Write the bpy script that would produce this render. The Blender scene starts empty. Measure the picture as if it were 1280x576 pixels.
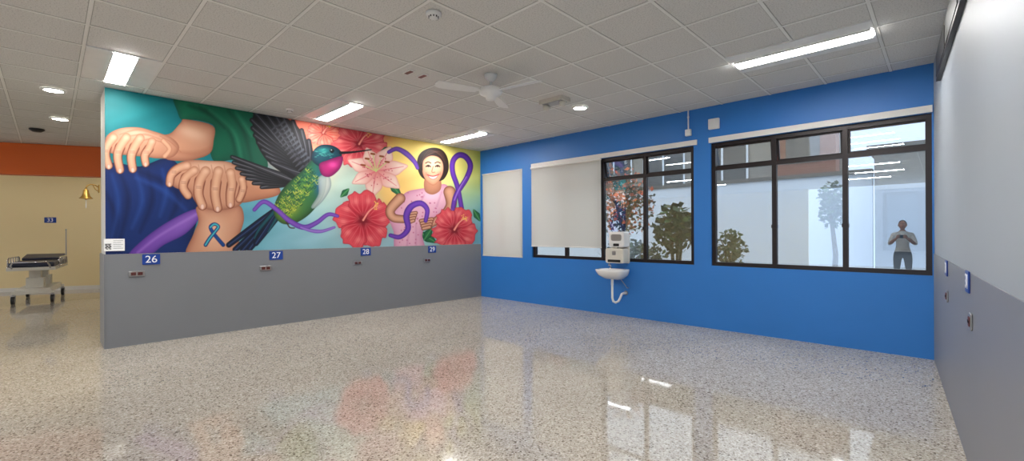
import bpy, math, random
import numpy as np
from mathutils import Matrix, Vector
random.seed(4); rng=np.random.default_rng(5)
scene=bpy.context.scene
scene.view_settings.view_transform='Standard'
scene.view_settings.look='None'
scene.view_settings.exposure=0.0

# ------------------------------------------------------------------ camera
FPX=558.0; CH=1.305; ROLL=-0.0049; H=3.0
cam=bpy.data.cameras.new('camera'); camo=bpy.data.objects.new('camera',cam)
scene.collection.objects.link(camo); scene.camera=camo
cam.sensor_width=36; cam.lens=FPX/1280*36; cam.shift_y=3/1280; cam.clip_start=0.02
CM=Matrix.Rotation(math.pi/2,4,'X')@Matrix.Rotation(ROLL,4,'Z')
camo.matrix_world=Matrix.Translation((0,0,CH))@CM
R3=np.array(CM.to_3x3())
def ray(px,py):
    return Vector(R3@np.array([(px-640)/FPX,-(py-291)/FPX,-1.0]))
# room frame F: x along the blue wall, y outward through the blue wall (inside is -y)
A=Vector((-0.65,9.25,0)); TH=math.radians(-44.0)
F=Matrix.Translation(A)@Matrix.Rotation(TH,4,'Z'); FI=F.inverted()
Rp=F@Vector((6.83,0,0))
G=Matrix.Translation(Rp)@Matrix.Rotation(math.radians(-130.4),4,'Z'); GI=G.inverted()
def hit(px,py,M,axis,val):
    MI=M.inverted(); o=MI@Vector((0,0,CH)); d=MI.to_3x3()@ray(px,py)
    t=(val-o[axis])/d[axis]; return o+d*t
def ceil(px,py,z=H): return hit(px,py,F,2,z)

# ------------------------------------------------------------------ materials
def lin(c):
    c=c/255.0
    return c/12.92 if c<=0.04045 else ((c+0.055)/1.055)**2.4
def rgb(r,g,b): return (lin(r),lin(g),lin(b),1)
def mat(name,col,rough=0.5,metal=0.0,var=0.06,scale=8.0,emit=None,es=0,spec=0.5,bump=0.0,coat=0.0):
    m=bpy.data.materials.new(name); m.use_nodes=True; nt=m.node_tree; N=nt.nodes; L=nt.links
    b=N['Principled BSDF']; b.inputs['Roughness'].default_value=rough; b.inputs['Metallic'].default_value=metal
    b.inputs['Specular IOR Level'].default_value=spec; b.inputs['Coat Weight'].default_value=coat
    tc=N.new('ShaderNodeTexCoord'); no=N.new('ShaderNodeTexNoise'); no.inputs['Scale'].default_value=scale; no.inputs['Detail'].default_value=3
    L.new(tc.outputs['Object'],no.inputs['Vector'])
    mx=N.new('ShaderNodeMix'); mx.data_type='RGBA'
    mx.inputs[6].default_value=tuple(max(0,c*(1-var)) for c in col[:3])+(1,)
    mx.inputs[7].default_value=tuple(min(1,c*(1+var)) for c in col[:3])+(1,)
    L.new(no.outputs['Fac'],mx.inputs[0]); L.new(mx.outputs[2],b.inputs['Base Color'])
    if emit: b.inputs['Emission Color'].default_value=emit; b.inputs['Emission Strength'].default_value=es
    if bump:
        bp=N.new('ShaderNodeBump'); bp.inputs['Strength'].default_value=bump; bp.inputs['Distance'].default_value=0.01
        L.new(no.outputs['Fac'],bp.inputs['Height']); L.new(bp.outputs['Normal'],b.inputs['Normal'])
    return m
M_blue=mat('blue_paint',rgb(42,120,200),0.45,var=0.05,scale=2)
M_grey=mat('grey_paint',rgb(126,128,133),0.4,var=0.03,scale=2)
M_rgrey=mat('grey_paint_side',rgb(132,134,140),0.45,var=0.03,scale=2)
M_rwhite=mat('pale_grey_paint',rgb(162,169,176),0.5,var=0.03,scale=2)
M_cream=mat('cream_paint',rgb(240,222,174),0.5,var=0.03,scale=1)
M_white=mat('white_paint',rgb(228,227,222),0.5,var=0.02)
M_orange=mat('orange_paint',rgb(226,104,28),0.5,var=0.04,scale=2)
M_frame=mat('dark_bronze_aluminium',rgb(38,30,30),0.35,metal=0.3)
M_plastic=mat('white_plastic',rgb(232,232,230),0.35)
M_offw=mat('off_white_plastic',rgb(214,210,198),0.35)
M_black=mat('black_plastic',rgb(22,22,24),0.4)
M_chrome=mat('chrome',rgb(200,200,205),0.18,metal=1.0)
M_steel=mat('brushed_steel',rgb(165,165,165),0.35,metal=0.9)
M_brass=mat('brass',rgb(190,150,75),0.3,metal=0.9)
M_ceramic=mat('ceramic',rgb(240,240,238),0.12,coat=0.5)
M_sign=mat('sign_blue',rgb(16,62,150),0.4)
M_lit=mat('text_white',rgb(250,250,250),0.5)
M_red=mat('red_plastic',rgb(150,40,35),0.4)
M_dred=mat('dark_red_plastic',rgb(96,40,36),0.4)
M_lamp=mat('lamp_diffuser',rgb(255,255,255),0.5,emit=(1,0.975,0.95,1),es=60)
M_dl=mat('downlight_diffuser',rgb(255,255,255),0.5,emit=(1,0.95,0.86,1),es=70)
M_bar_shade=mat('tbar_edge_shade',rgb(168,167,162),0.8)  # darker strip along each T-bar: the bar's shadow put into colour
M_tbar=mat('ceiling_tbar',rgb(232,232,228),0.5)
M_matt=mat('mattress_vinyl',rgb(30,36,60),0.4)

def ceiling_mat():
    m=mat('mineral_fibre_tile',rgb(206,206,201),0.85,var=0.02,scale=1.2)
    nt=m.node_tree;N=nt.nodes;L=nt.links;b=N['Principled BSDF']
    tc=N.new('ShaderNodeTexCoord'); n=N.new('ShaderNodeTexNoise'); n.inputs['Scale'].default_value=90; n.inputs['Detail'].default_value=4
    L.new(tc.outputs['Object'],n.inputs['Vector'])
    r=N.new('ShaderNodeValToRGB'); r.color_ramp.elements[0].position=0.33; r.color_ramp.elements[1].position=0.5
    r.color_ramp.elements[0].color=rgb(188,187,183); r.color_ramp.elements[1].color=rgb(216,215,211)
    L.new(n.outputs['Fac'],r.inputs[0]); L.new(r.outputs[0],b.inputs['Base Color']); return m
M_ceil=ceiling_mat()
def terrazzo():
    m=bpy.data.materials.new('terrazzo'); m.use_nodes=True; nt=m.node_tree;N=nt.nodes;L=nt.links;b=N['Principled BSDF']
    tc=N.new('ShaderNodeTexCoord')
    v=N.new('ShaderNodeTexVoronoi'); v.inputs['Scale'].default_value=68; L.new(tc.outputs['Object'],v.inputs['Vector'])
    s=N.new('ShaderNodeSeparateColor'); L.new(v.outputs['Color'],s.inputs[0])
    r=N.new('ShaderNodeValToRGB'); cr=r.color_ramp; cr.interpolation='CONSTANT'
    stops=[(0,(118,106,94)),(0.11,(204,196,184)),(0.35,(186,177,164)),(0.60,(168,158,145)),(0.76,(220,214,204)),(0.90,(146,135,122))]
    cr.elements[0].position=0; cr.elements[0].color=rgb(*stops[0][1]); cr.elements[1].position=stops[1][0]; cr.elements[1].color=rgb(*stops[1][1])
    for p,c in stops[2:]:
        e=cr.elements.new(p); e.color=rgb(*c)
    L.new(s.outputs[0],r.inputs[0])
    v2=N.new('ShaderNodeTexVoronoi'); v2.inputs['Scale'].default_value=190; L.new(tc.outputs['Object'],v2.inputs['Vector'])
    s2=N.new('ShaderNodeSeparateColor'); L.new(v2.outputs['Color'],s2.inputs[0])
    r2=N.new('ShaderNodeValToRGB'); r2.color_ramp.elements[0].position=0.05; r2.color_ramp.elements[1].position=0.4
    r2.color_ramp.elements[0].color=rgb(140,129,117); r2.color_ramp.elements[1].color=rgb(200,192,179)
    L.new(s2.outputs[1],r2.inputs[0])
    mr=N.new('ShaderNodeMath'); mr.operation='GREATER_THAN'; mr.inputs[1].default_value=0.5
    L.new(v.outputs['Distance'],mr.inputs[0])
    mx=N.new('ShaderNodeMix'); mx.data_type='RGBA'; L.new(mr.outputs[0],mx.inputs[0]); L.new(r.outputs[0],mx.inputs[6]); L.new(r2.outputs[0],mx.inputs[7])
    n=N.new('ShaderNodeTexNoise'); n.inputs['Scale'].default_value=0.8; n.inputs['Detail'].default_value=3; L.new(tc.outputs['Object'],n.inputs['Vector'])
    mm=N.new('ShaderNodeMapRange'); mm.inputs[1].default_value=0.3; mm.inputs[2].default_value=0.7; mm.inputs[3].default_value=0.84; mm.inputs[4].default_value=0.97
    L.new(n.outputs['Fac'],mm.inputs[0])
    vm=N.new('ShaderNodeVectorMath'); vm.operation='SCALE'; L.new(mx.outputs[2],vm.inputs[0]); L.new(mm.outputs[0],vm.inputs['Scale'])
    L.new(vm.outputs[0],b.inputs['Base Color'])
    mr2=N.new('ShaderNodeMapRange'); mr2.inputs[1].default_value=0.3; mr2.inputs[2].default_value=0.7; mr2.inputs[3].default_value=0.03; mr2.inputs[4].default_value=0.08
    L.new(n.outputs['Fac'],mr2.inputs[0]); L.new(mr2.outputs[0],b.inputs['Roughness'])
    b.inputs['IOR'].default_value=1.65
    return m
M_floor=terrazzo()
def glass():
    m=bpy.data.materials.new('window_glass'); m.use_nodes=True; nt=m.node_tree;N=nt.nodes;L=nt.links;N.clear()
    o=N.new('ShaderNodeOutputMaterial'); t=N.new('ShaderNodeBsdfTransparent'); t.inputs[0].default_value=(0.88,0.92,0.94,1)
    g=N.new('ShaderNodeBsdfGlossy'); g.inputs['Roughness'].default_value=0.0; g.inputs['Color'].default_value=(0.9,0.95,1,1)
    mx=N.new('ShaderNodeMixShader'); mx.inputs[0].default_value=0.22
    L.new(t.outputs[0],mx.inputs[1]); L.new(g.outputs[0],mx.inputs[2]); L.new(mx.outputs[0],o.inputs[0]); return m
M_glass=glass()
def blind_m():
    m=bpy.data.materials.new('blind_fabric'); m.use_nodes=True; nt=m.node_tree;N=nt.nodes;L=nt.links;N.clear()
    o=N.new('ShaderNodeOutputMaterial'); d=N.new('ShaderNodeBsdfDiffuse'); d.inputs[0].default_value=rgb(220,219,212)
    t=N.new('ShaderNodeBsdfTranslucent'); t.inputs[0].default_value=rgb(215,214,208)
    tc=N.new('ShaderNodeTexCoord'); w=N.new('ShaderNodeTexNoise'); w.inputs['Scale'].default_value=60; L.new(tc.outputs['Object'],w.inputs['Vector'])
    bp=N.new('ShaderNodeBump'); bp.inputs['Strength'].default_value=0.1; L.new(w.outputs['Fac'],bp.inputs['Height']); L.new(bp.outputs[0],d.inputs['Normal'])
    mx=N.new('ShaderNodeMixShader'); mx.inputs[0].default_value=0.3
    L.new(d.outputs[0],mx.inputs[1]); L.new(t.outputs[0],mx.inputs[2]); L.new(mx.outputs[0],o.inputs[0]); return m
M_blind=blind_m()

# ------------------------------------------------------------------ mesh builder
class MB:
    def __init__(s): s.v=[];s.f=[];s.m=[];s.s=[];s.mats=[]
    def mi(s,m):
        if m not in s.mats: s.mats.append(m)
        return s.mats.index(m)
    def add(s,vs,fs,m,smooth=False):
        o=len(s.v); s.v+= [tuple(v) for v in vs]; k=s.mi(m)
        for f in fs: s.f.append(tuple(i+o for i in f)); s.m.append(k); s.s.append(smooth)
    def box(s,x0,x1,y0,y1,z0,z1,m,M=None):
        vs=[Vector((x,y,z)) for z in (z0,z1) for y in (y0,y1) for x in (x0,x1)]
        if M: vs=[M@v for v in vs]
        s.add(vs,[(0,2,3,1),(4,5,7,6),(0,1,5,4),(2,6,7,3),(0,4,6,2),(1,3,7,5)],m)
    def rbox(s,x0,x1,y0,y1,z0,z1,r,m,M=None,n=4):
        pts=[]
        for cx,cz,a0 in ((x1-r,z1-r,0),(x0+r,z1-r,90),(x0+r,z0+r,180),(x1-r,z0+r,270)):
            for i in range(n+1):
                a=math.radians(a0+90*i/n); pts.append((cx+r*math.cos(a),cz+r*math.sin(a)))
        k=len(pts); e=min(r*0.35,abs(y1-y0)*0.3)
        cx=(x0+x1)/2; cz=(z0+z1)/2
        rings=[(y0,-e),(y0+e,0),(y1-e,0),(y1,-e)]
        vs=[];
        for y,d in rings:
            for (x,z) in pts:
                sx=1+d/((x1-x0)/2); sz=1+d/((z1-z0)/2)
                vs.append(Vector((cx+(x-cx)*sx,y,cz+(z-cz)*sz)))
        if M: vs=[M@v for v in vs]
        fs=[tuple(range(k)),tuple(range(3*k,4*k))[::-1]]
        for j in range(3):
            for i in range(k):
                a=j*k+i;b=j*k+(i+1)%k; fs.append((a,a+k,b+k,b))
        s.add(vs,fs,m,False)
    def cyl(s,p0,p1,r0,r1,m,n=16,cap=True):
        p0=Vector(p0);p1=Vector(p1);d=(p1-p0).normalized()
        a=d.orthogonal().normalized(); b=d.cross(a)
        vs=[p+ (a*math.cos(t)+b*math.sin(t))*r for p,r in ((p0,r0),(p1,r1)) for t in [2*math.pi*i/n for i in range(n)]]
        s.add(vs,[(i,(i+1)%n,(i+1)%n+n,i+n) for i in range(n)],m,True)
        if cap:
            s.add(vs[:n],[tuple(range(n))[::-1]],m); s.add(vs[n:],[tuple(range(n))],m)
    def tube(s,pts,rs,m,n=10):
        pts=[Vector(p) for p in pts]
        if not hasattr(rs,'__len__'): rs=[rs]*len(pts)
        vs=[];a=None
        for i,p in enumerate(pts):
            d=(pts[min(i+1,len(pts)-1)]-pts[max(i-1,0)]).normalized()
            if a is None: a=d.orthogonal().normalized()
            a=(a-d*a.dot(d)).normalized(); b=d.cross(a)
            vs+=[p+(a*math.cos(t)+b*math.sin(t))*rs[i] for t in [2*math.pi*k/n for k in range(n)]]
        fs=[]
        for i in range(len(pts)-1):
            for k in range(n):
                fs.append((i*n+k,i*n+(k+1)%n,(i+1)*n+(k+1)%n,(i+1)*n+k))
        fs.append(tuple(range(n))[::-1]); fs.append(tuple(range((len(pts)-1)*n,len(pts)*n)))
        s.add(vs,fs,m,True)
    def lathe(s,prof,c,m,n=24,M=None):
        c=Vector(c); vs=[]
        for r,z in prof:
            vs+=[c+Vector((r*math.cos(2*math.pi*k/n),r*math.sin(2*math.pi*k/n),z)) for k in range(n)]
        if M: vs=[M@v for v in vs]
        fs=[(i*n+k,i*n+(k+1)%n,(i+1)*n+(k+1)%n,(i+1)*n+k) for i in range(len(prof)-1) for k in range(n)]
        s.add(vs,fs,m,True)
    def ball(s,c,r,m,n=16,M=None):
        if not hasattr(r,'__len__'): r=(r,r,r)
        vs=[];h=n//2
        for i in range(h+1):
            p=math.pi*i/h
            for k in range(n):
                t=2*math.pi*k/n
                v=Vector((r[0]*math.sin(p)*math.cos(t),r[1]*math.sin(p)*math.sin(t),r[2]*math.cos(p)))
                if M: v=M@v
                vs.append(Vector(c)+v)
        fs=[(i*n+k,(i+1)*n+k,(i+1)*n+(k+1)%n,i*n+(k+1)%n) for i in range(h) for k in range(n)]
        s.add(vs,fs,m,True)
    def make(s,name,M=None,bevel=0,parent=None):
        me=bpy.data.meshes.new(name); me.from_pydata(s.v,[],s.f); 
        for m in s.mats: me.materials.append(m)
        me.polygons.foreach_set('material_index',s.m); me.polygons.foreach_set('use_smooth',s.s); me.update()
        o=bpy.data.objects.new(name,me); scene.collection.objects.link(o)
        if M is not None: o.matrix_world=M
        if bevel:
            b=o.modifiers.new('bevel','BEVEL'); b.width=bevel; b.segments=2; b.limit_method='ANGLE'
        if parent: o.parent=parent
        return o
def simple_box(name,b,m,M):
    k=MB(); k.box(*b,m); return k.make(name,M)

# ------------------------------------------------------------------ shell
k=MB(); k.box(-9.5,9.5,-15,0.2,-0.1,0,M_floor); k.make('floor',F)
k=MB(); k.box(-9.5,9.5,-15,0.2,H,H+0.12,M_ceil)
T=0.57
ys=[-(i+0.5)*T for i in range(0,25)]; xs=[0.8+i*T for i in range(-17,15)]
for y in ys:
    k.box(-9.5,9.5,y-0.017,y+0.017,H-0.001,H+0.002,M_bar_shade); k.box(-9.5,9.5,y-0.012,y+0.012,H-0.004,H,M_tbar)
for x in xs:
    k.box(x-0.017,x+0.017,-14.9,0.0,H-0.0012,H+0.002,M_bar_shade); k.box(x-0.012,x+0.012,-14.9,0.0,H-0.0045,H,M_tbar)
k.make('ceiling',F)

def holed_wall(name,x0,x1,z0,z1,y0,y1,holes,m,M):
    X=sorted(set([x0,x1]+[h[0] for h in holes]+[h[1] for h in holes])); Z=sorted(set([z0,z1]+[h[2] for h in holes]+[h[3] for h in holes]))
    k=MB()
    for i in range(len(X)-1):
        runs=[]
        for j in range(len(Z)-1):
            cx=(X[i]+X[i+1])/2; cz=(Z[j]+Z[j+1])/2
            if not any(h[0]<cx<h[1] and h[2]<cz<h[3] for h in holes):
                if runs and abs(runs[-1][1]-Z[j])<1e-6: runs[-1][1]=Z[j+1]
                else: runs.append([Z[j],Z[j+1]])
        for a,b in runs: k.box(X[i],X[i+1],y0,y1,a,b,m)
    return k.make(name,M)
SILL=0.85; HEAD=2.5
holes=[(0.05,1.18,SILL-0.02,HEAD+0.02),(1.42,4.41,SILL,HEAD),(4.64,6.815,SILL,HEAD)]
holed_wall('wall_blue',-0.0,6.84,0,H,0,0.16,holes,M_blue,F)
simple_box('wall_corridor_end',(-9.5,-0.001,0,0.16,0,H),M_cream,F)
simple_box('wall_mural_partition',(-0.60,0.0,-5.76,-0.001,0,H-0.008),M_white,F)
k=MB(); k.box(0.0005,0.012,-5.765,-0.001,0,1.08,M_grey); k.box(-0.6,0.012,-5.775,-5.7605,0,1.08,M_grey)
k.make('wall_wainscot_panel',F)
k=MB(); k.box(0,12.5,0,0.15,1.075,H-0.008,M_rwhite); k.box(0,12.5,-0.006,0.15,0,1.075,M_rgrey)
k.make('wall_right',G)
simple_box('wall_back',(-9.5,3.0,-14.95,-14.8,0,H-0.008),M_cream,F)
S0=Vector((-9.27,8.08,0)); sang=math.atan2(0.48,1.37)
S=Matrix.Translation(S0)@Matrix.Rotation(sang,4,'Z')
simple_box('trim_orange_beam',(-7.0,3.6,0,0.2,2.42,H-0.008),M_orange,S)
simple_box('wall_cream',(-7.0,6.0,2.85,3.0,0,H-0.008),M_cream,S)
simple_box('baseboard_cream',(-7.0,6.0,2.835,2.849,0,0.09),M_white,S)

# ------------------------------------------------------------------ windows
def window(name,x0,x1,mull,blind=None):
    k=MB(); ft=0.05; y0,y1=0.03,0.09
    k.box(x0,x1,y0,y1,SILL,SILL+ft,M_frame); k.box(x0,x1,y0,y1,HEAD-ft,HEAD,M_frame)
    TR=2.13
    k.box(x0+0.001,x1-0.001,y0+0.001,y1-0.001,TR,TR+ft,M_frame)
    for i,x in enumerate(mull):
        w=ft/2
        a=max(x0,x-w); b=min(x1,x+w)
        if i==0: a,b=x0,x0+ft
        if i==len(mull)-1: a,b=x1-ft,x1
        k.box(a,b,y0-0.002,y1+0.002,SILL,HEAD,M_frame)
    for i in range(len(mull)-1):
        a=mull[i]+0.025; b=mull[i+1]-0.025
        k.box(a,b,0.058,0.062,SILL+ft,TR,M_glass)
        hinge=Matrix.Translation((0,0.07,HEAD-ft))@Matrix.Rotation(math.radians(11 if i!=len(mull)-2 else 2),4,'X')
        hh=HEAD-ft-TR-ft
        for bx in ((a,a+0.022,-0.012,0.012,-hh,0),(b-0.022,b,-0.012,0.012,-hh,0),(a,b,-0.012,0.012,-0.02,0),(a,b,-0.012,0.012,-hh,-hh+0.022)):
            k.box(*bx,M_frame,hinge)
        k.box(a+0.02,b-0.02,-0.002,0.002,-hh+0.02,-0.02,M_glass,hinge)
    for x in mull[1:-1]: k.box(x-0.03,x+0.03,0.012,0.03,1.35,1.39,M_frame)
    o=k.make(name,F); return o
window('window_1',0.05,1.18,[0.05,0.62,1.18])
window('window_2',1.42,4.41,[1.42,2.18,2.92,3.66,4.41])
window('window_3',4.64,6.815,[4.64,5.39,6.10,6.815])
k=MB(); k.box(1.42,4.46,-0.022,-0.001,2.505,2.575,M_white); k.make('trim_1',F)
k=MB(); k.box(4.62,6.82,-0.022,-0.001,2.505,2.575,M_white); k.make('trim_2',F)
def blind(name,x0,x1,z0,z1,yb=-0.026,yr=-0.032,rr=0.022):
    k=MB(); n=60; nz=6; vs=[];fs=[]
    for i in range(n+1):
        x=x0+(x1-x0)*i/n
        for j in range(nz+1):
            t=j/nz; z=z0+(z1-z0)*t
            vs.append((x,yb+(1-t)*0.004*math.sin(i*0.31)+0.002*math.sin(i*.13+t*3),z))
    for i in range(n):
        for j in range(nz):
            a=i*(nz+1)+j; fs.append((a,a+nz+1,a+nz+2,a+1))
    k.add(vs,fs,M_blind,True)
    k.cyl((x0,yb,z0),(x1,yb,z0),0.010,0.010,M_white,10)
    k.cyl((x0,yr,z1),(x1,yr,z1),rr,rr,M_white,14)
    xx=x1-0.01
    k.tube([(xx,yb-.02,z1),(xx,yb-.02,z0+(0.05 if yb>-.02 else -0.1))],0.0025,M_white,6)
    return k.make(name,F)
blind('roller_blind',0.056,1.176,0.845,2.505,yb=0.010,yr=0.008,rr=0.013)
blind('roller_blind',1.43,2.93,1.06,2.49)

k=MB(); k.box(0.85,6.0,-0.03,-0.001,2.60,2.83,M_frame)
for i in range(6):
    x=0.9+i*0.85; k.box(x,x+0.78,-0.034,-0.03,2.63,2.80,M_black)
k.make('window_4',G)

# ------------------------------------------------------------------ ceiling lamps
def troffer(x,y):
    k=MB(); z=H-0.012
    w=T/2-0.015; l=T-0.015
    k.box(x-l,x+l,y-w,y+w,z,H-0.0001,M_plastic)
    k.box(x-l+0.02,x+l-0.02,y-0.085,y+0.085,z-0.012,z-0.0005,M_lamp)
    for s in (-1,1): k.box(x-l+0.02,x+l-0.02,y+s*0.09-0.004,y+s*0.09+0.004,z-0.016,z-0.0005,M_plastic)
    k.make('ceiling_light_panel',F)
for x,y in [(5.93,-1.36),(0.86,-3.42),(0.8,-1.14),(0.85,-5.70),(5.93,-3.85),(5.6,-6.3),(5.6,-8.0),(5.6,-9.8),(5.2,-11.6),(0.8,-8.0),(0.8,-10.3),(-5.5,-9.2),(-3.6,-2.5)]:
    troffer(x,y)
def downlight(p):
    k=MB(); k.lathe([(0.11,0.0),(0.11,-0.012),(0.085,-0.018),(0.08,-0.008)],(0,0,0),M_plastic)
    k.cyl((0,0,-0.012),(0,0,-0.004),0.08,0.08,M_dl,24)
    k.make('ceiling_downlight',F@Matrix.Translation(p))
for q in [(67,112),(75,148),(725,134)]: downlight(ceil(*q)+Vector((0,0,-0.001)))
for q in [(-10.07,9.6),(-8.6,9.9),(-11.4,9.2),(-9.0,10.6)]: downlight(FI@Vector((q[0],q[1],H-0.001)))

def smoke(p,r=0.06):
    k=MB(); k.lathe([(0,-0.001),(r,-0.001),(r,-0.018),(r*0.9,-0.026),(r*0.6,-0.03),(r*0.58,-0.042),(r*0.3,-0.05),(0,-0.05)],(0,0,0),M_plastic)
    for i in range(10):
        a=i*math.pi/5; k.box(r*0.58,r*0.66,-0.004,0.004,-0.041,-0.029,M_black,Matrix.Rotation(a,4,'Z'))
    k.make('smoke_detector',F@Matrix.Translation(p))
smoke(ceil(542,16)); smoke(ceil(362,136),0.05)
k=MB(); k.lathe([(0,-0.001),(0.09,-0.001),(0.09,-0.02),(0.05,-0.05),(0,-0.05)],(0,0,0),M_black); k.make('ceiling_speaker',F@Matrix.Translation(ceil(46,161)))
for q in [(511,89),(528,94)]:
    k=MB(); k.box(-0.07,0.07,-0.03,0.03,-0.014,-0.001,M_plastic); k.box(-0.055,0.055,-0.02,0.02,-0.018,-0.014,M_dred); k.make('ceiling_gas_outlet',F@Matrix.Translation(ceil(*q)))
k=MB(); k.box(-0.18,0.18,-0.09,0.09,-0.05,-0.001,M_offw); k.box(-0.15,0.15,-0.07,0.07,-0.056,-0.05,M_steel)
for s in (-1,1): k.ball((s*0.13,0,-0.08),(0.045,0.05,0.04),M_offw)
k.make('emergency_light',F@Matrix.Translation(ceil(693,124)))

# ceiling fan
fp=Vector((-0.22,4.78,0))
k=MB()
k.lathe([(0.0,0),(0.07,0),(0.065,-0.03),(0.03,-0.07),(0.015,-0.075)],(0,0,H-0.002),M_plastic)
k.cyl((0,0,H-0.07),(0,0,H-0.14),0.013,0.013,M_plastic)
k.lathe([(0.015,0),(0.06,-0.01),(0.11,-0.03),(0.125,-0.06),(0.115,-0.09),(0.06,-0.115),(0.05,-0.15),(0.0,-0.16)],(0,0,H-0.12),M_plastic,28)
for a in (20,140,-100+180+10):
    Mx=Matrix.Translation((0,0,H-0.185))@Matrix.Rotation(math.radians(a if a!=90 else -95),4,'Z')@Matrix.Rotation(math.radians(12),4,'X')
    if a==90: Mx=Matrix.Translation((0,0,H-0.185))@Matrix.Rotation(math.radians(78),4,'Z')@Matrix.Rotation(math.radians(12),4,'X')
    elif a==20: Mx=Matrix.Translation((0,0,H-0.185))@Matrix.Rotation(math.radians(-34),4,'Z')@Matrix.Rotation(math.radians(12),4,'X')
    else: Mx=Matrix.Translation((0,0,H-0.185))@Matrix.Rotation(math.radians(-152),4,'Z')@Matrix.Rotation(math.radians(12),4,'X')
    k.box(0.1,0.2,-0.02,0.02,-0.003,0.003,M_plastic,Mx)
    out=[(0.16,-0.045),(0.25,-0.06),(0.42,-0.072),(0.55,-0.075),(0.6,-0.06),(0.62,0.0),(0.6,0.055),(0.5,0.06),(0.3,0.052),(0.16,0.045)]
    n=len(out); vs=[Mx@Vector((x,y,z)) for z in (-0.004,0.004) for x,y in out]
    k.add(vs,[tuple(range(n))[::-1],tuple(range(n,2*n))]+[(i,(i+1)%n,(i+1)%n+n,i+n) for i in range(n)],M_plastic)
k.make('ceiling_fan',Matrix.Translation(fp))

# ------------------------------------------------------------------ signs & plates
def text_mesh(name,txt,size,M,m,parent):
    cu=bpy.data.curves.new(name,'FONT'); cu.body=txt; cu.size=size; cu.align_x='CENTER'; cu.align_y='CENTER'; cu.extrude=0.0015
    o=bpy.data.objects.new(name+'_tmp',cu); scene.collection.objects.link(o)
    bpy.context.view_layer.update()
    me=bpy.data.meshes.new_from_object(o.evaluated_get(bpy.context.evaluated_depsgraph_get()))
    bpy.data.objects.remove(o); me.materials.clear(); me.materials.append(m)
    t=bpy.data.objects.new(name,me); scene.collection.objects.link(t); t.parent=parent; t.matrix_parent_inverse=Matrix.Identity(4); t.matrix_local=M
def frame_on(M,x,y,z,facing):
    return M@Matrix.Translation((x,y,z))@Matrix.Rotation(facing,4,'Z')
MURFACE=math.pi/2
def number_sign(M,num,w=0.15,h=0.12):
    k=MB(); k.rbox(-w/2,w/2,-0.008,0,-h/2,h/2,0.008,M_sign); o=k.make('bed_number_sign',M)
    text_mesh('digits',num,h*0.95,Matrix.Translation((0,-0.009,-0.002))@Matrix.Rotation(math.pi/2,4,'X'),M_lit,o)
def outlet(M,w=0.13,h=0.07):
    k=MB(); k.rbox(-w/2,w/2,-0.01,0,-h/2,h/2,0.008,M_steel)
    k.rbox(-w*0.36,-w*0.05,-0.014,-0.009,-h*0.28,h*0.28,0.006,M_dred); k.rbox(w*0.05,w*0.36,-0.014,-0.009,-h*0.28,h*0.28,0.006,M_dred)
    for sx in (-0.2,0.2):
        for dx in (-0.01,0.01): k.box(w*sx+dx-0.002,w*sx+dx+0.002,-0.0155,-0.0135,-0.008,0.008,M_black)
    k.make('wall_outlet_plate',M)
for (px,py),n in [((189,324),'26'),((345,319),'27'),((457,314.5),'28'),((540,311.5),'29')]:
    p=hit(px,py,F,0,0.012); number_sign(frame_on(F,0.0125,p.y,p.z,MURFACE),n,0.17 if n=='26' else 0.18,0.125)
for px,py in [(171,342),(332,335),(447,328.5),(534,325)]:
    p=hit(px,py,F,0,0.012); outlet(frame_on(F,0.0125,p.y,p.z,MURFACE),0.15,0.065)
p=hit(143,306,F,0,0.012)
k=MB(); k.box(-0.09,0.09,-0.004,0,-0.07,0.07,M_lit)
for i in range(6):
    for j in range(6):
        if (i*7+j*5+i*j)%3: k.box(-0.08+i*0.009,-0.072+i*0.009,-0.006,-0.004,-0.05+j*0.011,-0.041+j*0.011,M_black)
for i in range(5): k.box(-0.01,0.075-0.015*(i%2),-0.005,-0.004,0.047-i*0.022,0.05-i*0.022,M_black)
k.make('mural_caption_plaque',frame_on(F,0.0125,p.y,p.z,MURFACE))
for (px,py),n in [((1211,352),'31'),((1184,335),'30')]:
    p=hit(px,py,G,1,-0.006); number_sign(frame_on(G,p.x,-0.0065,p.z,0),n,0.14,0.12)
for px,py in [(1215,402),(1185,370)]:
    p=hit(px,py,G,1,-0.006); outlet(frame_on(G,p.x,-0.0065,p.z,0),0.08,0.09)
p=hit(63,275,S,1,2.85); number_sign(frame_on(S,p.x,2.8495,p.z,0),'33',0.22,0.13)
p=hit(893,155,F,1,0); k=MB(); k.rbox(-0.07,0.07,-0.035,0,-0.07,0.07,0.01,M_plastic); k.rbox(-0.05,0.05,-0.04,-0.034,-0.05,0.05,0.006,M_plastic); k.make('wall_speaker_box',F@Matrix.Translation((p.x,-0.0005,p.z)))
p=hit(862,166,F,1,0); k=MB(); k.rbox(-0.04,0.04,-0.04,0,-0.05,0.04,0.008,M_plastic); k.cyl((0,-0.02,0.035),(0,-0.02,H-0.01-p.z),0.009,0.009,M_plastic); 
k.cyl((0,-0.02,0.2),(0,-0.02,0.22),0.013,0.013,M_plastic)
k.make('conduit_box',F@Matrix.Translation((p.x,-0.0235,p.z)))

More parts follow.
